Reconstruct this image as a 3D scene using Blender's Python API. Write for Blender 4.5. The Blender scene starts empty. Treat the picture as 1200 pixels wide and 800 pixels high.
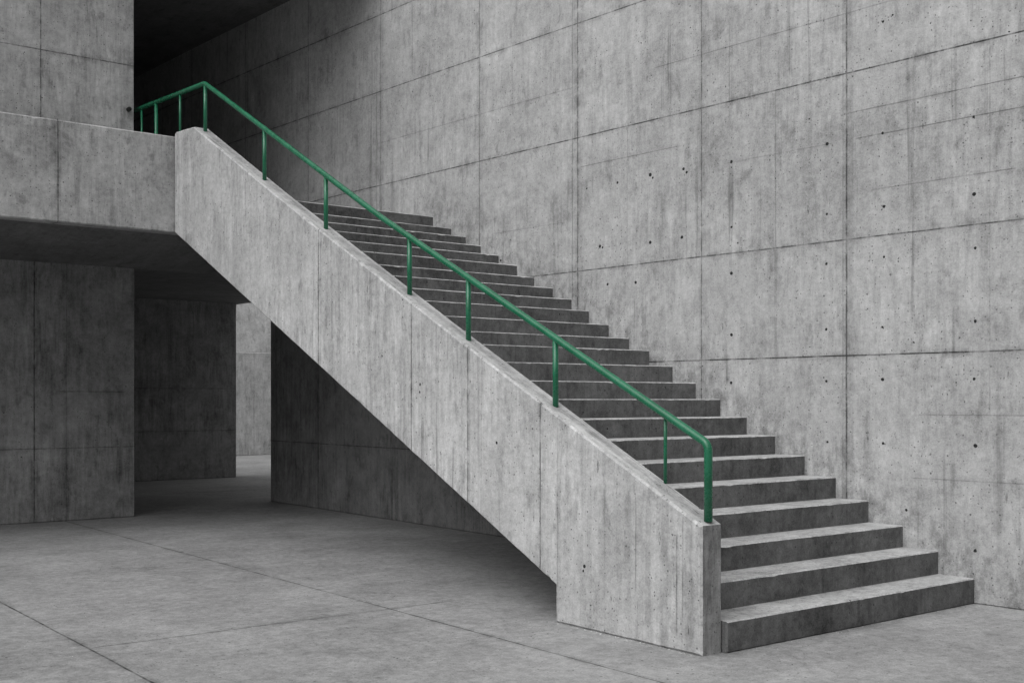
import bpy, math, random
from mathutils import Vector, Matrix, noise as mnoise

# World axes (metres): +X runs across the flight towards the tall wall, +Y runs up the
# flight, Z is up; the origin is the foot of the parapet's outer corner.
random.seed(11)
scene = bpy.context.scene
COL = scene.collection
R = math.radians

# ------------------------------------------------------------------ node helpers
class NT:
    def __init__(self, nt):
        self.nt = nt; self.n = nt.nodes; self.l = nt.links
    def new(self, kind, **kw):
        nd = self.n.new(kind)
        for k, v in kw.items():
            setattr(nd, k, v)
        return nd
    def put(self, sock, val):
        if isinstance(val, bpy.types.NodeSocket):
            self.l.new(val, sock)
        else:
            sock.default_value = val
    def m(self, op, a, b=None, c=None, clamp=False):
        nd = self.new('ShaderNodeMath', operation=op, use_clamp=clamp)
        self.put(nd.inputs[0], a)
        if b is not None: self.put(nd.inputs[1], b)
        if c is not None: self.put(nd.inputs[2], c)
        return nd.outputs[0]
    def ss(self, v, lo, hi, a=0.0, b=1.0):
        nd = self.new('ShaderNodeMapRange', interpolation_type='SMOOTHSTEP')
        self.put(nd.inputs['Value'], v)
        nd.inputs['From Min'].default_value = lo; nd.inputs['From Max'].default_value = hi
        nd.inputs['To Min'].default_value = a; nd.inputs['To Max'].default_value = b
        return nd.outputs['Result']
    def lin(self, v, lo, hi, a=0.0, b=1.0):
        nd = self.new('ShaderNodeMapRange')
        self.put(nd.inputs['Value'], v)
        nd.inputs['From Min'].default_value = lo; nd.inputs['From Max'].default_value = hi
        nd.inputs['To Min'].default_value = a; nd.inputs['To Max'].default_value = b
        return nd.outputs['Result']
    def map(self, vec, sx, sy, ox=0.0, oy=0.0, oz=0.0):
        nd = self.new('ShaderNodeMapping')
        self.put(nd.inputs['Vector'], vec)
        nd.inputs['Scale'].default_value = (sx, sy, 1.0)
        nd.inputs['Location'].default_value = (ox, oy, oz)
        return nd.outputs[0]
    def noise(self, vec, scale, detail=4.0, rough=0.55, dist=0.0):
        nd = self.new('ShaderNodeTexNoise')
        self.put(nd.inputs['Vector'], vec)
        nd.inputs['Scale'].default_value = scale
        nd.inputs['Detail'].default_value = detail
        nd.inputs['Roughness'].default_value = rough
        nd.inputs['Distortion'].default_value = dist
        return nd.outputs[0]
    def voro(self, vec, scale):
        nd = self.new('ShaderNodeTexVoronoi')
        nd.voronoi_dimensions = '2D'
        self.put(nd.inputs['Vector'], vec)
        nd.inputs['Scale'].default_value = scale
        return nd.outputs['Distance'], nd.outputs['Color']


def concrete(name, base=0.34, seed=0.0, mottle=0.14, cloud=0.14, streak=0.10, grain=0.10, boards=0.0,
             drips=0.40, pores=1.0, dashes=0.0, joints=(), holes=(), rough=0.85, bump=1.0,
             sweep=0.0, wobble=0.004, dirt=0.0, pale=0.12, smudge=0.20, treadline=None, contrast=1.45):
    """Cast concrete. UV is in metres (along, up). joints: (axis, pos, lo, hi, width, strength)."""
    mat = bpy.data.materials.new(name); mat.use_nodes = True
    t = NT(mat.node_tree); t.n.clear()
    out = t.new('ShaderNodeOutputMaterial'); bs = t.new('ShaderNodeBsdfPrincipled')
    t.l.new(bs.outputs[0], out.inputs[0])
    uv0 = t.new('ShaderNodeTexCoord').outputs['UV']
    P = t.map(uv0, 1, 1, seed * 7.31, seed * 3.77, seed * 1.13)
    # base tone -------------------------------------------------------
    n1 = t.noise(P, 0.75, 4, 0.55, 0.6)
    n2 = t.noise(P, 3.4, 6, 0.68, 0.3)
    val = t.m('ADD', 1.0, t.m('MULTIPLY', t.m('SUBTRACT', n1, 0.5), mottle * 4.4))
    val = t.m('ADD', val, t.m('MULTIPLY', t.m('SUBTRACT', n2, 0.5), cloud * 5.2))
    gr = t.noise(P, 95, 2, 0.7)
    gr2 = t.noise(P, 19, 4, 0.72)
    val = t.m('ADD', val, t.m('MULTIPLY', t.m('SUBTRACT', gr, 0.5), grain * 4.6))
    val = t.m('ADD', val, t.m('MULTIPLY', t.m('SUBTRACT', gr2, 0.5), grain * 5.4))
    big = t.ss(t.noise(P, 1.1, 3, 0.5), 0.36, 0.62)
    if streak:
        s1 = t.noise(t.map(P, 13, 1.5), 1.0, 6, 0.68, 0.5)
        s2 = t.noise(t.map(P, 30, 3.4, 3.1), 1.0, 4, 0.7, 0.4)
        s = t.m('ADD', t.m('MULTIPLY', t.m('SUBTRACT', s1, 0.5), streak * 5.6),
                t.m('MULTIPLY', t.m('SUBTRACT', s2, 0.5), streak * 4.4))
        s0 = t.noise(t.map(P, 2.8, 0.28, 1.7, 4.1), 1.0, 5, 0.65, 0.3)
        s = t.m('MULTIPLY_ADD', t.m('SUBTRACT', s0, 0.5), streak * 3.6, s)
        s = t.m('MULTIPLY', s, t.lin(big, 0, 1, 0.35, 1.35))
        val = t.m('ADD', val, s)
    if sweep:   # trowel / broom sweeps on slabs
        s1 = t.noise(t.map(P, 1.2, 7.0, 0, 0, 4.0), 1.0, 5, 0.6, 0.4)
        val = t.m('ADD', val, t.m('MULTIPLY', t.m('SUBTRACT', s1, 0.5), sweep * 4.5))
    h = t.m('ADD', t.m('MULTIPLY', gr, 0.0012), t.m('MULTIPLY', n2, 0.004))
    if boards:  # rough-sawn shuttering boards standing upright
        sep = t.new('ShaderNodeSeparateXYZ'); t.l.new(P, sep.inputs[0])
        bu = t.m('DIVIDE', sep.outputs[0], 0.118)
        cell = t.m('FLOOR', bu)
        wn = t.new('ShaderNodeTexWhiteNoise'); wn.noise_dimensions = '1D'
        t.l.new(cell, wn.inputs['W'])
        val = t.m('ADD', val, t.m('MULTIPLY', t.m('SUBTRACT', wn.outputs[0], 0.5), boards * 1.3))
        fr = t.m('ABSOLUTE', t.m('SUBTRACT', t.m('FRACT', bu), 0.5))
        seam = t.m('MULTIPLY', t.ss(fr, 0.468, 0.498), t.ss(t.noise(t.map(P, 6, 0.8, 9.0), 1.0, 4, 0.6), 0.46, 0.66))
        val = t.m('SUBTRACT', val, t.m('MULTIPLY', seam, boards * 1.5))
        h = t.m('ADD', h, t.m('MULTIPLY', wn.outputs[0], 0.0012))
        h = t.m('SUBTRACT', h, t.m('MULTIPLY', seam, 0.0015))
    if smudge:  # small hard-edged darker smudges
        sm = t.ss(t.noise(t.map(P, 6.5, 3.0, 2.0, 8.0), 1.0, 8, 0.74, 0.3), 0.535, 0.66)
        val = t.m('MULTIPLY', val, t.m('SUBTRACT', 1.0, t.m('MULTIPLY', sm, smudge)))
    if pale:    # pale lime bloom
        pl = t.ss(t.noise(P, 2.1, 6, 0.62, 0.8), 0.55, 0.75)
        val = t.m('ADD', val, t.m('MULTIPLY', pl, pale))
    val = t.m('MULTIPLY_ADD', t.m('SUBTRACT', val, 1.0), contrast, 1.0)
    if drips:   # water runs: narrow, long, clustered
        d1 = t.ss(t.noise(t.map(P, 11, 0.30, 5.3), 1.0, 6, 0.70, 0.35), 0.53, 0.68)
        mk = t.ss(t.noise(t.map(P, 1.3, 0.9, 2.2), 1.0, 4, 0.6), 0.42, 0.64)
        val = t.m('MULTIPLY', val, t.m('SUBTRACT', 1.0, t.m('MULTIPLY', t.m('MULTIPLY', d1, mk), drips)))
    if dirt:    # grime blotches
        d2 = t.ss(t.noise(P, 2.7, 8, 0.7, 0.7), 0.50, 0.72)
        val = t.m('MULTIPLY', val, t.m('SUBTRACT', 1.0, t.m('MULTIPLY', d2, dirt)))
    if treadline:   # grime kicked up along the line of the steps
        sp0 = t.new('ShaderNodeSeparateXYZ'); t.l.new(uv0, sp0.inputs[0])
        dl = t.m('SUBTRACT', sp0.outputs[1], t.m('MULTIPLY_ADD', sp0.outputs[0], treadline[1], treadline[0]))
        gm = t.m('MULTIPLY', t.ss(dl, 0.05, 0.55, 1.0, 0.0), t.ss(t.noise(t.map(P, 9.0, 6.0, 3.3), 1.0, 8, 0.76, 0.2), 0.40, 0.66))
        gm = t.m('MULTIPLY', gm, t.ss(sp0.outputs[0], 6.2, 7.2, 1.0, 0.0))
        val = t.m('MULTIPLY', val, t.m('SUBTRACT', 1.0, t.m('MULTIPLY', gm, treadline[2])))
    dark = None
    def hole_layer(vec, scale, r, keep):
        wv = t.new('ShaderNodeVectorMath', operation='ADD')
        t.l.new(vec, wv.inputs[0])
        dist, colr = t.voro(vec, scale)
        sp = t.new('ShaderNodeSeparateColor'); t.l.new(colr, sp.inputs[0])
        rad = t.m('MULTIPLY', t.m('POWER', sp.outputs[0], 2.0), r)
        rad = t.m('MULTIPLY', rad, t.m('GREATER_THAN', sp.outputs[1], 1.0 - keep))
        a = t.m('SUBTRACT', rad, dist)
        return t.m('MULTIPLY', t.ss(a, 0.0, r * 0.22), t.lin(sp.outputs[2], 0, 1, 0.55, 1.0))
    if pores:
        qn = t.new('ShaderNodeTexNoise'); qn.inputs['Scale'].default_value = 42; qn.inputs['Detail'].default_value = 1; t.l.new(P, qn.inputs['Vector'])
        qv = t.new('ShaderNodeVectorMath', operation='MULTIPLY_ADD'); t.l.new(qn.outputs['Color'], qv.inputs[0])
        qv.inputs[1].default_value = (0.018, 0.018, 0); t.l.new(P, qv.inputs[2]); Q = qv.outputs[0]
        p1 = hole_layer(Q, 15.0, 0.120, 0.38 * pores)
        p2 = hole_layer(t.map(Q, 1, 1, 4.4, 2.7), 36.0, 0.25, 0.34 * pores)
        dark = t.m('MAXIMUM', p1, t.m('MULTIPLY', p2, 0.9))
        dark = t.m('MULTIPLY', dark, t.lin(t.noise(P, 1.7, 3, 0.5), 0.35, 0.6, 0.35, 1.0))
    if dashes:
        p3 = hole_layer(t.map(P, 1.0, 0.24, 7.7, 1.9), 9.0, 0.11, 0.35 * dashes)
        p3 = t.m('MULTIPLY', p3, t.ss(t.noise(P, 38, 3, 0.6), 0.40, 0.60))
        p3 = t.m('MULTIPLY', p3, 0.62)
        dark = p3 if dark is None else t.m('MAXIMUM', dark, p3)
    # joints ----------------------------------------------------------
    if joints:
        wob = t.m('MULTIPLY', t.m('SUBTRACT', t.noise(P, 1.6, 5, 0.6), 0.5), wobble * 2)
        sep2 = t.new('ShaderNodeSeparateXYZ'); t.l.new(uv0, sep2.inputs[0])
        ax = [t.m('ADD', sep2.outputs[0], wob), t.m('ADD', sep2.outputs[1], wob)]
        core = halo = None
        for (a, pos, lo, hi, wd, st) in joints:
            src = ax[a] if core is None else t.m('MULTIPLY_ADD', halo, 1e-12, ax[a])   # evaluated one after another
            d = t.m('ABSOLUTE', t.m('SUBTRACT', src, pos))
            c = t.ss(d, wd * 0.35, wd, st, 0.0)
            hl = t.ss(d, 0.0, wd * 7.0, st, 0.0)
            if lo is not None:
                o = ax[1 - a] if core is None else t.m('MULTIPLY_ADD', halo, 1e-12, ax[1 - a])
                rg = t.m('MULTIPLY', t.ss(o, lo - 0.03, lo + 0.03), t.ss(o, hi - 0.03, hi + 0.03, 1.0, 0.0))
                c = t.m('MULTIPLY', c, rg); hl = t.m('MULTIPLY', hl, rg)
            core = c if core is None else t.m('MAXIMUM', core, c)
            halo = hl if halo is None else t.m('MAXIMUM', t.m('MULTIPLY_ADD', core, 1e-12, halo), hl)
        brk = t.ss(t.noise(P, 7.0, 6, 0.70), 0.36, 0.60, 0.35, 1.0)
        core = t.m('MULTIPLY', core, brk)
        hn = t.ss(t.noise(P, 5.5, 7, 0.7), 0.42, 0.68)
        halo = t.m('MULTIPLY', halo, hn)
        val = t.m('MULTIPLY', val, t.m('SUBTRACT', 1.0, t.m('MULTIPLY', core, 0.88)))
        val = t.m('MULTIPLY', val, t.m('SUBTRACT', 1.0, t.m('MULTIPLY', halo, 0.42)))
    # tie holes ---------------------------------------------------------
    if holes:
        hw = t.new('ShaderNodeVectorMath', operation='MULTIPLY_ADD')
        nz = t.new('ShaderNodeTexNoise'); nz.inputs['Scale'].default_value = 30; t.l.new(P, nz.inputs['Vector'])
        t.l.new(nz.outputs['Color'], hw.inputs[0])
        hw.inputs[1].default_value = (0.012, 0.012, 0.0)
        t.l.new(uv0, hw.inputs[2])
        hm = hr = None
        for (x, y, r) in holes:
            ds = t.new('ShaderNodeVectorMath', operation='DISTANCE')
            if hm is None: t.l.new(hw.outputs[0], ds.inputs[0])
            else:
                sq = t.new('ShaderNodeVectorMath', operation='MULTIPLY_ADD')
                t.l.new(hr, sq.inputs[0]); sq.inputs[1].default_value = (1e-12,) * 3
                t.l.new(hw.outputs[0], sq.inputs[2]); t.l.new(sq.outputs[0], ds.inputs[0])
            ds.inputs[1].default_value = (x + 0.006, y + 0.006, 0.0)
            c = t.ss(ds.outputs['Value'], r * 0.82, r, 1.0, 0.0)
            k = t.ss(ds.outputs['Value'], r, r * 3.2, 1.0, 0.0)
            hm = c if hm is None else t.m('MAXIMUM', hm, c)
            hr = k if hr is None else t.m('MAXIMUM', t.m('MULTIPLY_ADD', hm, 1e-12, hr), k)
        val = t.m('MULTIPLY', val, t.m('SUBTRACT', 1.0, t.m('MULTIPLY', hm, 0.95)))
        val = t.m('MULTIPLY', val, t.m('SUBTRACT', 1.0, t.m('MULTIPLY', hr, t.ss(gr2, 0.45, 0.65, -0.10, 0.26))))
    if dark is not None:
        val = t.m('MULTIPLY', val, t.m('SUBTRACT', 1.0, t.m('MULTIPLY', dark, 0.93)))
        h = t.m('SUBTRACT', h, t.m('MULTIPLY', dark, 0.004))
    val = t.m('MULTIPLY', t.m('MAXIMUM', val, 0.05), base)
    cc = t.new('ShaderNodeCombineColor')
    for i in range(3): t.l.new(val, cc.inputs[i])
    t.l.new(cc.outputs[0], bs.inputs['Base Color'])
    t.put(bs.inputs['Roughness'], t.lin(n2, 0.3, 0.7, rough - 0.08, min(1.0, rough + 0.08)))
    bs.inputs['Specular IOR Level'].default_value = 0.28
    bp = t.new('ShaderNodeBump'); bp.inputs['Strength'].default_value = 0.55 * bump
    bp.inputs['Distance'].default_value = 1.0
    t.l.new(h, bp.inputs['Height']); t.l.new(bp.outputs[0], bs.inputs['Normal'])
    return mat


def green_paint():
    mat = bpy.data.materials.new('green_paint'); mat.use_nodes = True
    t = NT(mat.node_tree); bs = t.n['Principled BSDF']
    co = t.new('ShaderNodeTexCoord').outputs['Object']
    n = t.noise(co, 6.0, 6, 0.65); f = t.noise(co, 70.0, 4, 0.6)
    mx = t.new('ShaderNodeMix', data_type='RGBA')
    mx.inputs[6].default_value = (0.008, 0.112, 0.053, 1); mx.inputs[7].default_value = (0.014, 0.158, 0.080, 1)
    t.put(mx.inputs[0], t.ss(n, 0.32, 0.68))
    ch = t.m('MULTIPLY', t.ss(f, 0.58, 0.66), t.ss(n, 0.52, 0.62))
    m2 = t.new('ShaderNodeMix', data_type='RGBA')
    t.l.new(mx.outputs[2], m2.inputs[6]); m2.inputs[7].default_value = (0.008, 0.035, 0.02, 1)
    t.put(m2.inputs[0], ch)
    t.l.new(m2.outputs[2], bs.inputs['Base Color'])
    t.put(bs.inputs['Roughness'], t.m('ADD', t.lin(f, 0.3, 0.7, 0.18, 0.27), t.lin(n, 0.35, 0.65, 0.0, 0.12)))
    bs.inputs['Specular IOR Level'].default_value = 0.5
    bp = t.new('ShaderNodeBump'); bp.inputs['Strength'].default_value = 0.25; bp.inputs['Distance'].default_value = 0.002
    t.l.new(f, bp.inputs['Height']); t.l.new(bp.outputs[0], bs.inputs['Normal'])
    return mat


# ------------------------------------------------------------------ mesh helpers
def uv_metres(me, frame=None):
    """Planar UVs in metres from local coordinates: (along, z) on walls, (x, y) on flats."""
    ul = me.uv_layers.new(name='UVMap')
    for p in me.polygons:
        n = p.normal
        for li in p.loop_indices:
            c = me.vertices[me.loops[li].vertex_index].co
            if abs(n.z) > 0.78: q = (c.x, c.y)
            elif abs(n.x) > abs(n.y): q = (c.y, c.z)
            else: q = (c.x, c.z)
            ul.data[li].uv = q


def link(name, verts, faces, mat, parent=None, matrix=None):
    me = bpy.data.meshes.new(name)
    me.from_pydata([tuple(v) for v in verts], [], faces); me.validate(); me.update()
    uv_metres(me)
    for m_ in (mat if isinstance(mat, (list, tuple)) else [mat]): me.materials.append(m_)
    o = bpy.data.objects.new(name, me); COL.objects.link(o)
    if matrix is not None: o.matrix_world = matrix
    if parent is not None: o.parent = parent
    return o


def resample(poly, step):
    out = []
    for i, a in enumerate(poly):
        b = poly[(i + 1) % len(poly)]
        L = math.dist(a, b); k = max(1, int(round(L / step))) if step else 1
        for j in range(k):
            f = j / k
            out.append((a[0] + (b[0] - a[0]) * f, a[1] + (b[1] - a[1]) * f, j == 0))
    return out


def prism(poly, place, thick, cham=0.012, step=0.08, jit=0.0015, chip=0.0, rng=None):
    """A counter-clockwise outline (a, b) given thickness; edges chamfered and slightly uneven.
    place(a, b, t) -> xyz, t runs from the front face (0) to the back (thick)."""
    rng = rng or random
    pts = resample(poly, step); n = len(pts)
    area = sum(poly[i][0] * poly[(i + 1) % len(poly)][1] - poly[(i + 1) % len(poly)][0] * poly[i][1] for i in range(len(poly)))
    sg = 1.0 if area > 0 else -1.0
    loops = [[], [], [], []]
    sd0 = rng.uniform(0, 50)
    nicks = [(p, rng.uniform(.02, .06), cham * rng.uniform(.3, 1.0)) for p in pts if chip and rng.random() < chip]
    for i in range(n):
        a, p, b = pts[i - 1], pts[i], pts[(i + 1) % n]
        def nrm(s, e):
            dx, dy = e[0] - s[0], e[1] - s[1]; L = math.hypot(dx, dy) or 1
            return (-dy / L * sg, dx / L * sg)
        n1, n2 = nrm(a, p), nrm(p, b)
        den = 1 + n1[0] * n2[0] + n1[1] * n2[1]
        mx, my = (n1[0] + n2[0]) / max(den, 0.3), (n1[1] + n2[1]) / max(den, 0.3)
        c = cham * (1 + .22 * mnoise.noise(Vector((p[0] * 5 + sd0, p[1] * 5, sd0))) + .20 * mnoise.noise(Vector((p[0] * 21, p[1] * 21 + sd0, 3.0))))
        for (q, wd_, dp) in nicks:
            dq = math.hypot(p[0] - q[0], p[1] - q[1])
            if dq < wd_: c += dp * (1 - (dq / wd_) ** 2) * rng.uniform(.75, 1.1)
        j = lambda: rng.gauss(0, jit)
        loops[0].append(place(p[0] + mx * c + j(), p[1] + my * c + j(), 0.0))
        loops[1].append(place(p[0] + mx * max(0, j()), p[1] + my * max(0, j()), c))
        loops[2].append(place(p[0], p[1], thick - cham))
        loops[3].append(place(p[0] + mx * cham, p[1] + my * cham, thick))
    verts = [v for lp in loops for v in lp]
    faces = []
    for k in range(3):
        for i in range(n):
            j2 = (i + 1) % n
            faces.append((k * n + i, k * n + j2, (k + 1) * n + j2, (k + 1) * n + i))
    faces.append(tuple(range(n))[::-1]); faces.append(tuple(range(3 * n, 4 * n)))
    return verts, faces


def box(x0, x1, y0, y1, z0, z1, cham=0.01, step=0.12, jit=0.0006, rng=None):
    """Box whose front face looks to -Y."""
    return prism([(x0, z0), (x1, z0), (x1, z1), (x0, z1)], lambda a, b, t: (a, y0 + t, b), y1 - y0, cham, step, jit, rng=rng)


def fix_normals(o):
    import bmesh
    bm = bmesh.new(); bm.from_mesh(o.data); bmesh.ops.recalc_face_normals(bm, faces=bm.faces); bm.to_mesh(o.data); bm.free()
    return o


def tube(points, r, seg=20, bend=0.0, bendseg=8, caps=True):
    P = [Vector(p) for p in points]
    path = [P[0]]
    for i in range(1, len(P) - 1):
        a, p, b = P[i - 1], P[i], P[i + 1]
        if bend:
            d1 = (a - p).normalized(); d2 = (b - p).normalized()
            L = min(bend, (a - p).length * .45, (b - p).length * .45)
            s, e = p + d1 * L, p + d2 * L
            for k in range(bendseg + 1):
                f = k / bendseg
                path.append(s * (1 - f) ** 2 + p * 2 * f * (1 - f) + e * f * f)
        else: path.append(p)
    path.append(P[-1])
    T = [(path[min(i + 1, len(path) - 1)] - path[max(i - 1, 0)]).normalized() for i in range(len(path))]
    ref = Vector((1, 0, 0)) if abs(T[0].x) < .8 else Vector((0, 1, 0))
    nrm = (ref - T[0] * ref.dot(T[0])).normalized()
    verts = []
    for p, tn in zip(path, T):
        nrm = (nrm - tn * nrm.dot(tn)).normalized(); bn = tn.cross(nrm)
        for k in range(seg):
            a = 2 * math.pi * k / seg
            verts.append(p + (nrm * math.cos(a) + bn * math.sin(a)) * r)
    faces = []
    for i in range(len(path) - 1):
        for k in range(seg):
            k2 = (k + 1) % seg
            faces.append((i * seg + k, i * seg + k2, (i + 1) * seg + k2, (i + 1) * seg + k))
    if caps:
        faces.append(tuple(range(seg))[::-1]); faces.append(tuple(range((len(path) - 1) * seg, len(path) * seg)))
    return verts, faces


def smooth(o):
    fix_normals(o)
    for p in o.data.polygons: p.use_smooth = len(p.vertices) == 4
    return o


def tag(o, label, cat, group=None, kind='thing'):
    o['label'] = label; o['category'] = cat; o['kind'] = kind
    if group: o['group'] = group
    return o


def empty(name, loc):
    o = bpy.data.objects.new(name, None); COL.objects.link(o); o.location = loc; o.empty_display_size = .3
    return o


def add(name, vf, mat, parent=None, matrix=None):
    return fix_normals(link(name, vf[0], vf[1], mat, parent, matrix))


# ------------------------------------------------------------------ ground
m_floor = concrete('paving_concrete', base=0.262, seed=3.0, contrast=1.15, mottle=0.18, cloud=0.11, streak=0, grain=0.20, drips=0,
                   pores=0.8, rough=0.72, sweep=0.07, pale=0.10, dirt=0.14, smudge=0.09, bump=0.8, wobble=0.008, joints=[
                   (0, -2.752, None, None, 0.010, 1.0), (0, -0.62, None, None, 0.0085, 1.0),
                   (1, 2.43, -2.75, -0.05, 0.009, 0.85), (1, -6.5, None, None, 0.007, 0.9), (0, -6.9, None, None, 0.007, 0.9),
                   (1, 13.2, None, None, 0.007, 0.8), (0, 5.4, None, None, 0.007, 0.8)])
g = link('ground', [(-300, -300, 0), (300, -300, 0), (300, 300, 0), (-300, 300, 0)], [(0, 1, 2, 3)], m_floor)
g['kind'] = 'structure'

# ------------------------------------------------------------------ tall wall on the far side of the flight
W_ORG = Vector((2.8815, -0.0361, 0)); W_DIR = Vector((-0.06555, 0.99785, 0)).normalized()
# local X along the wall (up the flight), local -Y faces the flight
W_NRM = Vector((-W_DIR.y, W_DIR.x, 0))            # towards the flight (-X)
W_MAT = Matrix((( W_DIR.x, -W_NRM.x, 0, W_ORG.x), (W_DIR.y, -W_NRM.y, 0, W_ORG.y), (0, 0, 1, 0), (0, 0, 0, 1)))
VJ = [(1.067, 1.0), (2.549, .8), (4.124, 1.0), (5.653, .75), (7.536, .6), (9.2, .7), (10.9, .7), (12.6, .7),
      (-0.9, .9), (-2.4, .9)]
wj = [(0, s, None, None, 0.012, k * .86) for s, k in VJ]
wj += [(0, s - .03, None, None, 0.05, k * .16) for s, k in VJ[:5]]
wj += [(0, 4.15, 4.1, 6.4, 0.06, .30), (0, 4.06, 4.5, 6.4, .03, .25), (0, 2.60, 5.0, 8.5, .05, .25), (0, 1.75, 1.85, 2.8, .02, .25)]
wj += [(0, s + .022, None, None, 0.004, k * .30) for s, k in VJ[:5]]
wj += [(0, 1.749, 2.79, 4.11, 0.007, .35), (0, 3.453, 2.79, 4.11, .007, .3), (0, 6.892, 5.3, 9, .007, .6),
       (0, -0.116, 1.4, 4.1, .006, .25), (0, 1.10, None, None, .006, .5), (0, 4.20, 2.5, 6.3, .012, .4), (0, 7.62, 3.0, 5.3, .008, .4)]
wj += [(1, 4.122, None, None, .0085, 1.0), (1, 2.785, None, None, .0085, .9), (1, 1.853, None, None, .0085, 1.0),
       (1, 5.27, None, None, .0085, .85), (1, 6.21, None, None, .009, .9), (1, 7.3, None, None, .009, .9),
       (1, 4.605, 0.6, 3.1, .006, .45), (1, 4.64, 4.2, 7.6, .006, .42), (1, 3.80, -8, 1.07, .0065, .6), (1, 3.825, 2.8, 4.1, .006, .5),
       (1, 3.583, -0.6, 0.98, .0065, .6), (1, 3.583, 1.2, 2.3, .006, .3), (1, 3.155, -.30, .85, .006, .5), (1, 1.385, -.5, .45, .006, .45),
       (1, .90, -.6, .5, .006, .4), (1, 3.30, 4.3, 5.4, .006, .35), (1, .93, 6, 20, .008, .6)]
hol = []
for z in (0.39, 1.155, 1.652, 2.070, 2.612, 3.015, 3.583, 4.46):
    for s in (-1.75, -0.78, 0.0, 0.740, 1.252, 2.22):
        if z == 0.39 and s > 0.1: continue
        if z == 4.46 and s != 0.740: continue
        hol.append((s + random.uniform(-.008, .008), z + random.uniform(-.006, .006), random.uniform(.011, .0155)))
hol += [(.545, .651, .013), (3.997, 3.597, .011), (3.58, 3.598, .014), (3.16, 3.612, .020), (3.13, 3.58, .012), (3.816, 3.005, .018),
        (3.78, 2.99, .012), (3.16, 2.977, .018), (3.712, 2.625, .015), (3.343, 2.614, .016), (2.757, 3.607, .016), (2.72, 3.57, .013),
        (2.777, 2.985, .017), (.66, 4.49, .009), (5.3, 3.0, .014)]
m_wall = concrete('tall_wall_concrete', base=0.40, seed=1.0, mottle=0.13, cloud=0.12, streak=0.085, grain=0.13, drips=0.46, pores=1.15, smudge=0.20, contrast=1.22, treadline=(.20, .53, .44),
                  dashes=0.5, joints=wj, holes=hol, pale=0.10, dirt=0.10)
WALL_TOP = 8.6
out = [(-9, 0), (3.4, 0), (3.4, 1.38), (7.9, 3.47), (17.5, 3.47), (17.5, WALL_TOP), (-9, WALL_TOP)]
wv = prism(out, lambda a, b, t: (a, t, b), 0.5, 0.01, 0.5, 0.0)
tag(add('tall_wall', wv, m_wall, matrix=W_MAT),
    'tall pale concrete wall with tie holes and panel joints rising beside the stairs', 'wall')

# ------------------------------------------------------------------ staircase
m_par = concrete('parapet_concrete', base=0.44, seed=2.0, mottle=0.11, cloud=0.12, streak=0.10, grain=0.12, boards=0.07, drips=0.50, contrast=1.30, pores=1.1,
                 dashes=1.1, pale=0.10, joints=[(0, 1.486, None, None, .0075, 1.0), (0, 1.30, None, None, .006, .35), (0, 2.338, None, None, .009, .8), (0, 2.33, None, None, .03, .3),
                 (0, 3.106, None, None, .0085, .9), (0, 4.645, None, None, .009, .9), (0, 4.60, None, None, .005, .4), (0, 0.549, .3, .9, .008, .45),
                 (0, 0.199, .1, .7, .010, .6), (0, 0.15, .2, .8, .008, .5), (0, 0.30, None, None, .055, .30), (0, 0.10, None, None, .05, .34), (0, 0.62, .2, 1.2, .05, .22), (0, 0.44, .1, .95, .035, .26), (0, 0.86, .1, 1.2, .05, .18)],
                 holes=[(2.98, 1.62, .013), (2.985, 1.56, .011), (1.03, .41, .013), (1.04, .38, .009), (1.98, 1.19, .012), (3.55, 1.86, .010)])
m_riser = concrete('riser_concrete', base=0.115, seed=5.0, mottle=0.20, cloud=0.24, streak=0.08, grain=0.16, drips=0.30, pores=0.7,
                   dirt=0.30, pale=0.30, rough=0.8)                 # risers, much darker than the treads
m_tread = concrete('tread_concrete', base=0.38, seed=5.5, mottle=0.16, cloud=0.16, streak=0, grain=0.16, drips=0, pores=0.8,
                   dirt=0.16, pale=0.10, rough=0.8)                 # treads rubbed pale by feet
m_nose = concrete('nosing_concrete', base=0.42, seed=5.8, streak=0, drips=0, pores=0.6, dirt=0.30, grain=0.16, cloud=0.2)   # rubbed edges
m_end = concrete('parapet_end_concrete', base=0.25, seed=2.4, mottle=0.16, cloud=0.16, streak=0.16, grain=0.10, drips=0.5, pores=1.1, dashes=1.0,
                 pale=0.12, smudge=0.25)                              # end face of the parapet, darker than its sides and streaked
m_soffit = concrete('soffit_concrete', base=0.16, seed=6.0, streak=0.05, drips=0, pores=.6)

stairs = empty('staircase', (0, 0, 0))
tag(stairs, 'straight concrete staircase with board-marked solid side parapet climbing to the dark landing', 'staircase')

prof = [(0.0, 0.0), (1.322, 0.0), (1.322, 0.251), (8.030, 3.392), (8.030, 4.530), (7.49, 4.492), (5.551, 3.492), (2.755, 2.098), (0.0, 0.762)]
prof = prof[::-1]
pv = prism(prof, lambda a, b, t: (t, a, b), 0.18, 0.013, 0.03, 0.0003, chip=0.02)
par = add('parapet', pv, [m_par, m_end], stairs)
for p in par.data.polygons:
    if p.normal.y < -0.8 and p.center.y < 0.02: p.material_index = 1

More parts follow.
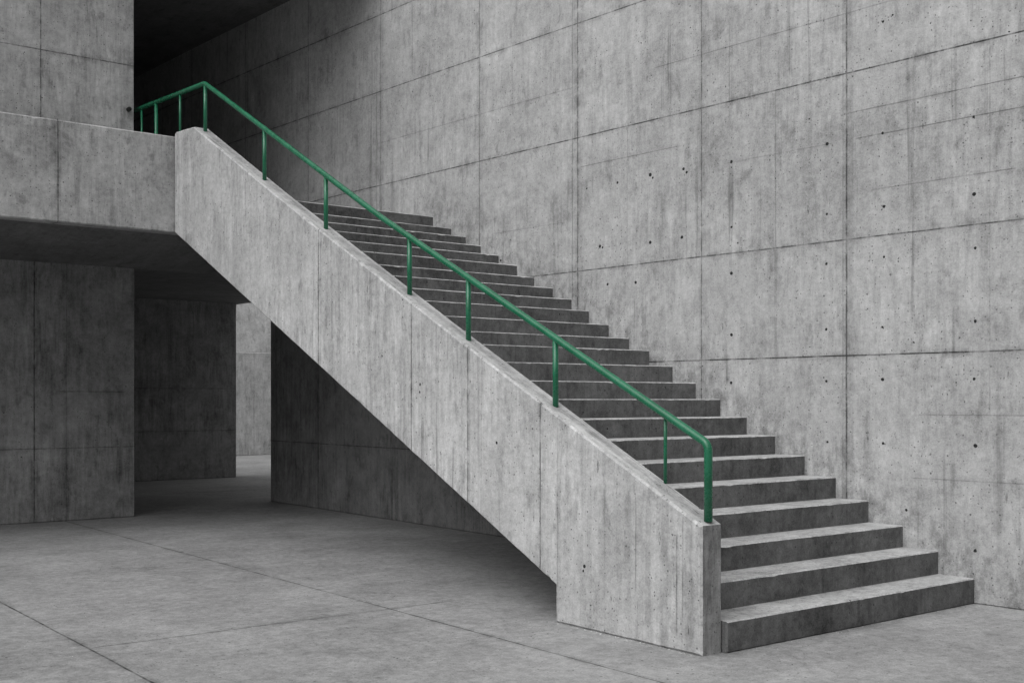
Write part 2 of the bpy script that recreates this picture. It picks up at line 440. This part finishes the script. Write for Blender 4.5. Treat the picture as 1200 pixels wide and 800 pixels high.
SU = [-0.034, 0.247, 0.537, 0.832, 1.126, 1.422, 1.716, 2.010, 2.296, 2.572, 2.845, 3.130, 3.386, 3.652, 3.923, 4.168, 4.440, 4.722, 4.990,
      5.286, 5.585, 5.845, 6.105, 6.44]
SZ = [0.187, 0.362, 0.529, 0.702, 0.873, 1.037, 1.197, 1.351, 1.505, 1.654, 1.810, 1.964, 2.088, 2.232, 2.382, 2.513, 2.647, 2.778, 2.928,
      3.062, 3.195, 3.320, 3.443, 3.615]
def wall_x(y): return W_ORG.x + W_DIR.x * (y - W_ORG.y) / W_DIR.y
rng = random.Random(5)
N = len(SU)
for k in range(N):
    y0 = SU[k]; y1 = SU[k + 1] + 0.06 if k < N - 1 else 8.02
    zt = SZ[k]; zb = 0.0 if k == 0 else max(0.0, SZ[k - 1] - 0.16) if k > 4 else 0.0
    xr = wall_x(y0) + 0.012
    x0 = 0.1825 if k < 1 else 0.15
    poly = [(x0, zb), (xr, zb), (xr, zt), (x0, zt)]
    sv = prism(poly, lambda a, b, t, y=y0: (a, y + t, b), y1 - y0, 0.008, 0.018, 0.0002, chip=0.009, rng=rng)
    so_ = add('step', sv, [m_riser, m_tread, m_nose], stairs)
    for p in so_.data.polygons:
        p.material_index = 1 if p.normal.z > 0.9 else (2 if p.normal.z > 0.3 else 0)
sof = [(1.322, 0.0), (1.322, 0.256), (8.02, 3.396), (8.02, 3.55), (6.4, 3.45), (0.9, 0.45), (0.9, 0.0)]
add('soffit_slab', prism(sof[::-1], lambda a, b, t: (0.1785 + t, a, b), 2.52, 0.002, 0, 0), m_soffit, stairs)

# ------------------------------------------------------------------ handrail
m_green = green_paint()
rail = empty('handrail', (0.09, 0.03, 0.77))
tag(rail, 'green painted tubular steel handrail on posts along the stair parapet', 'handrail')
RX = 0.09
def radd(name, vf, mat=m_green):
    v = [Vector(p) - Vector(rail.location) for p in vf[0]]
    return smooth(link(name, v, vf[1], mat, rail))
RAIL = [(0.029, 1.228), (1.429, 1.893), (2.452, 2.402), (3.271, 2.815), (4.667, 3.525), (5.922, 4.176), (7.394, 4.965)]
END = (-0.150, 9.713, 4.970)
slope_pts = [(RX, 0.029, 1.228), (RX, 7.394, 4.966)]
radd('top_rail', tube([(RX, 0.029, 0.78), (RX, 0.029, 1.236), (RX, 3.7, 3.03), (RX, 7.394, 4.962), END], 0.0255, 24, 0.045))
def rail_z(y):
    return 1.236 + (3.03 - 1.236) * (y - .029) / (3.7 - .029) if y < 3.7 else 3.03 + (4.962 - 3.03) * (y - 3.7) / (7.394 - 3.7)
def top_z(y):
    pts = [(0.0, 0.762), (2.755, 2.098), (5.551, 3.492), (7.49, 4.492), (8.03, 4.53)]
    for (a, za), (b, zb) in zip(pts, pts[1:]):
        if a <= y <= b: return za + (zb - za) * (y - a) / (b - a)
    return pts[-1][1]
for y in (1.429, 2.452, 3.271, 4.667, 5.922, 7.38):
    radd('post', tube([(RX, y, top_z(y) - 0.04), (RX, y, rail_z(y))], 0.0205, 18))
radd('post', tube([(0.165, 0.455, top_z(.455) - 0.04), (0.11, 0.40, rail_z(.40))], 0.0115, 14))
def on_end(f): return (RX + (END[0] - RX) * f, 7.394 + (END[1] - 7.394) * f)
for f, r, zb in ((0.24, .013, 4.45), (0.487, .0205, 3.60), (0.645, .012, 3.60)):
    x, y = on_end(f)
    radd('post', tube([(x, y, zb), (x, y, 4.966)], r, 14))
# little fixing plate where the rail meets the tower
radd('wall_plate', tube([(-0.128, 9.71, 4.970), (-0.1525, 9.714, 4.970)], 0.045, 16))

# ------------------------------------------------------------------ landing and what stands round it
m_fas = concrete('fascia_concrete', base=0.41, seed=8.0, mottle=0.16, cloud=0.20, streak=0.09, grain=0.10, drips=0.30, pores=1.1, dashes=.4,
                 joints=[(0, -1.278, None, None, .008, .9), (0, -3.1, None, None, .008, .9), (0, -5.0, None, None, .008, .9)], pale=.18, dirt=.12)
land = empty('landing', (0, 8.05, 3.4))
tag(land, 'cantilevered concrete landing with plain upstand at the head of the stairs', 'landing')
def ladd(name, vf, mat):
    v = [Vector(p) - Vector(land.location) for p in vf[0]]
    o = fix_normals(link(name, v, vf[1], mat, land))
    # keep metre UVs in world terms
    for p in o.data.polygons:
        for li in p.loop_indices:
            ul = o.data.uv_layers[0].data[li]
            n = p.normal
            off = (0, 8.05) if abs(n.z) > .78 else ((8.05, 3.4) if abs(n.x) > abs(n.y) else (0, 3.4))
            ul.uv = (ul.uv[0] + off[0], ul.uv[1] + off[1])
    return o
ladd('upstand', prism([(-9, 3.395), (0.18, 3.395), (0.18, 4.486), (-9, 4.486)], lambda a, b, t: (a, 8.047 + t, b), 0.2, 0.014, 0.05, 0.0004, chip=.03), m_fas)
slab = [(8.249, 3.398), (9.99, 3.178), (10.6, 3.185), (16.1, 3.36), (16.9, 3.36), (16.9, 3.615), (8.249, 3.615)]
ladd('slab', prism(slab[::-1], lambda a, b, t: (-9 + t, a, b), 13.6, 0.002, 0, 0), m_soffit)

m_tow = concrete('tower_concrete', base=0.39, seed=9.0, mottle=0.12, cloud=0.16, streak=0.10, drips=0.25, pores=1.0,
                 joints=[(0, -1.216, None, None, .009, .9), (0, -3.4, None, None, .009, .9), (1, 5.45, None, None, .009, .85), (1, 7.2, None, None, .009, .85)])
tag(add('tower_block', box(-9, -0.153, 8.90, 18.0, 3.617, 8.6, 0.008, 0.15), m_tow),
    'blank concrete block standing on the landing at the upper left', 'building')
steel = bpy.data.materials.new('dark_steel'); steel.use_nodes = True
_t = NT(steel.node_tree); _b = _t.n['Principled BSDF']; _b.inputs['Metallic'].default_value = 0.8; _b.inputs['Roughness'].default_value = 0.55
_v = _t.lin(_t.noise(_t.new('ShaderNodeTexCoord').outputs['Object'], 40, 4, 0.6), 0.3, 0.7, 0.02, 0.05)
_c = _t.new('ShaderNodeCombineColor')
for _i in range(3): _t.l.new(_v, _c.inputs[_i])
_t.l.new(_c.outputs[0], _b.inputs['Base Color'])
_tv = tube([(-0.222, 8.855, 4.925), (-0.222, 8.902, 4.925)], 0.026, 12)
_o = smooth(link('anchor_bolt', _tv[0], _tv[1], steel, bpy.data.objects['tower_block']))
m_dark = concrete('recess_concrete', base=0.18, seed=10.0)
tag(add('recess_blocker', box(-0.151, 2.2, 17.2, 17.6, 3.617, 6.93, 0.004, 0.5), m_dark), 'unseen concrete wall added behind the landing to keep the recess dark', 'wall')  # hidden behind the tower; added to shut light out of the recess
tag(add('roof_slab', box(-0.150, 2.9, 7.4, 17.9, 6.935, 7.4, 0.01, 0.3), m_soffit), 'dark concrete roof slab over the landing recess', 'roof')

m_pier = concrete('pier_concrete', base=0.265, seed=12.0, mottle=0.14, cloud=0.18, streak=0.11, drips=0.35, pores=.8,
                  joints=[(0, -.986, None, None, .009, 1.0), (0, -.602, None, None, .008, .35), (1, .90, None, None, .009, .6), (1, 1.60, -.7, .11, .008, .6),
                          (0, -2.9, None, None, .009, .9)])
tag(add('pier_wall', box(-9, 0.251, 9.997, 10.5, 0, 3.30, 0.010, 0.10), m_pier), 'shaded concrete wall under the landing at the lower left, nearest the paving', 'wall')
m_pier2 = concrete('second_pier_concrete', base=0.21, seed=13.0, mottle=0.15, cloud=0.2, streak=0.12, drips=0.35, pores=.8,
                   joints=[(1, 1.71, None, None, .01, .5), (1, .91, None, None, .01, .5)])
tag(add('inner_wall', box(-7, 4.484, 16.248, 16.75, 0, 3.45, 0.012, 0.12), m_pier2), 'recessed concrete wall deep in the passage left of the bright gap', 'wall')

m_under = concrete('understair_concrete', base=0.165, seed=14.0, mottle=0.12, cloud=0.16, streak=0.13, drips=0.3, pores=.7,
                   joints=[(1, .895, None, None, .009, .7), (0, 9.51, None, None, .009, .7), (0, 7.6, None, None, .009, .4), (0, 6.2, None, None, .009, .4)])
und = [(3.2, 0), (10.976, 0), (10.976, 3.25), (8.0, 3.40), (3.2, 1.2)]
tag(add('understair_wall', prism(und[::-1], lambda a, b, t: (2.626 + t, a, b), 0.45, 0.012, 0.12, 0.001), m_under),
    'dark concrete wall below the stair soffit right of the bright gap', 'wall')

m_far = concrete('courtyard_concrete', base=0.44, seed=15.0, mottle=0.12, cloud=0.14, streak=0.10, drips=.3, pores=.8, joints=[(0, 8.62, None, None, .008, .4)])
m_far2 = concrete('courtyard_pale_concrete', base=0.62, seed=16.0, mottle=0.10, cloud=0.12, streak=0.06, drips=.15, pores=.6)
tag(add('courtyard_wall', box(0, 20, 24.23, 24.6, 0, 2.77, 0.012, 0.3), m_far), 'low grey concrete wall across the courtyard seen through the gap', 'wall')
tag(add('far_building', box(-2, 24, 25.6, 32, 0, 7.0, 0.012, 0.3), m_far2), 'pale concrete building behind the low courtyard wall', 'building')

# ------------------------------------------------------------------ grit lying in the corners
gv, gf = [], []
gr = random.Random(3)
def crumb(x, y, s, z=0.0):
    b = len(gv)
    k = 5
    a0 = gr.uniform(0, 6.28)
    for i in range(k):
        a = a0 + i * 6.283 / k
        gv.append((x + math.cos(a) * s * gr.uniform(.6, 1.1), y + math.sin(a) * s * gr.uniform(.6, 1.1), z))
    gv.append((x + gr.uniform(-.3, .3) * s, y + gr.uniform(-.3, .3) * s, z + s * gr.uniform(.5, 1.0)))
    for i in range(k): gf.append((b + i, b + (i + 1) % k, b + 5))
    gf.append(tuple(range(b, b + k))[::-1])
for _ in range(90): crumb(-abs(gr.gauss(0, .03)) - .006, gr.uniform(0, 1.35), gr.choice([.002, .003, .003, .005, .007]))
for _ in range(60): crumb(gr.uniform(.2, 2.8), -.04 - abs(gr.gauss(0, .03)), gr.choice([.002, .003, .005]))
for _ in range(60):
    y = gr.uniform(-3, -.05); crumb(wall_x(y) - .006 - abs(gr.gauss(0, .03)), y, gr.choice([.002, .003, .005, .006]))
for _ in range(160): crumb(gr.uniform(-3.5, 3.0), gr.uniform(-3, 5), gr.choice([.002, .002, .003, .004]))
for k in range(N - 1):
    for _ in range(7): crumb(gr.uniform(.22, wall_x(SU[k]) - .02), SU[k + 1] - .008 - abs(gr.gauss(0, .03)), gr.choice([.002, .003, .004]), SZ[k])
m_grit = concrete('grit_concrete', base=0.5, seed=20.0, pores=0, drips=0, streak=0)
go = link('grit', gv, gf, m_grit); go['kind'] = 'stuff'
go['label'] = 'pale grit and concrete crumbs in the corners of the steps and paving'; go['category'] = 'grit'

# ------------------------------------------------------------------ light
SUN_EL = 52.0
az = Vector((-0.98, -0.10, 0)).normalized()
D = Vector((az.x * math.cos(R(SUN_EL)), az.y * math.cos(R(SUN_EL)), math.sin(R(SUN_EL))))
sd = bpy.data.lights.new('sun', 'SUN'); sd.energy = 1.2; sd.angle = R(75); sd.color = (1, 1, 1)
so = bpy.data.objects.new('sun', sd); COL.objects.link(so); so.rotation_euler = D.to_track_quat('Z', 'Y').to_euler(); so.location = D * 30

wd = bpy.data.worlds.new('World'); scene.world = wd; wd.use_nodes = True
t = NT(wd.node_tree); t.n.clear()
sky = t.new('ShaderNodeTexSky', sky_type='NISHITA'); sky.sun_disc = False
sky.sun_elevation = R(SUN_EL); sky.sun_rotation = math.atan2(D.x, D.y)
sky.air_density = 1.5; sky.dust_density = 4.0
hs = t.new('ShaderNodeHueSaturation'); hs.inputs['Saturation'].default_value = 0.0      # grey overcast
bg = t.new('ShaderNodeBackground'); bg.inputs['Strength'].default_value = 0.10
wo = t.new('ShaderNodeOutputWorld')
# overcast: the zenith three times as bright as the horizon
sx = t.new('ShaderNodeSeparateXYZ'); t.l.new(t.new('ShaderNodeTexCoord').outputs['Generated'], sx.inputs[0])
oc = t.lin(sx.outputs[2], 0.0, 1.0, 0.45, 1.8)
mu = t.new('ShaderNodeMix', data_type='RGBA', blend_type='MULTIPLY'); mu.inputs[0].default_value = 1.0
t.l.new(sky.outputs[0], hs.inputs['Color']); t.l.new(hs.outputs[0], mu.inputs[6]); t.l.new(oc, mu.inputs[7]); t.l.new(mu.outputs[2], bg.inputs[0]); t.l.new(bg.outputs[0], wo.inputs[0])

# ------------------------------------------------------------------ camera
cd = bpy.data.cameras.new('camera'); cam = bpy.data.objects.new('camera', cd); COL.objects.link(cam)
cam.location = (-5.0006, -4.6186, 1.5)
cam.rotation_euler = (R(90), 0, R(-37.92))
cd.sensor_width = 36; cd.lens = 40.434; cd.shift_y = 68 / 1200
cd.clip_start = 0.05; cd.clip_end = 2000
scene.camera = cam

vs = scene.view_settings
vs.view_transform = 'Standard'; vs.look = 'None'; vs.exposure = 0.0; vs.gamma = 1.0; vs.use_curve_mapping = False
scene.cycles.use_denoising = True
scene.cycles.max_bounces = 6
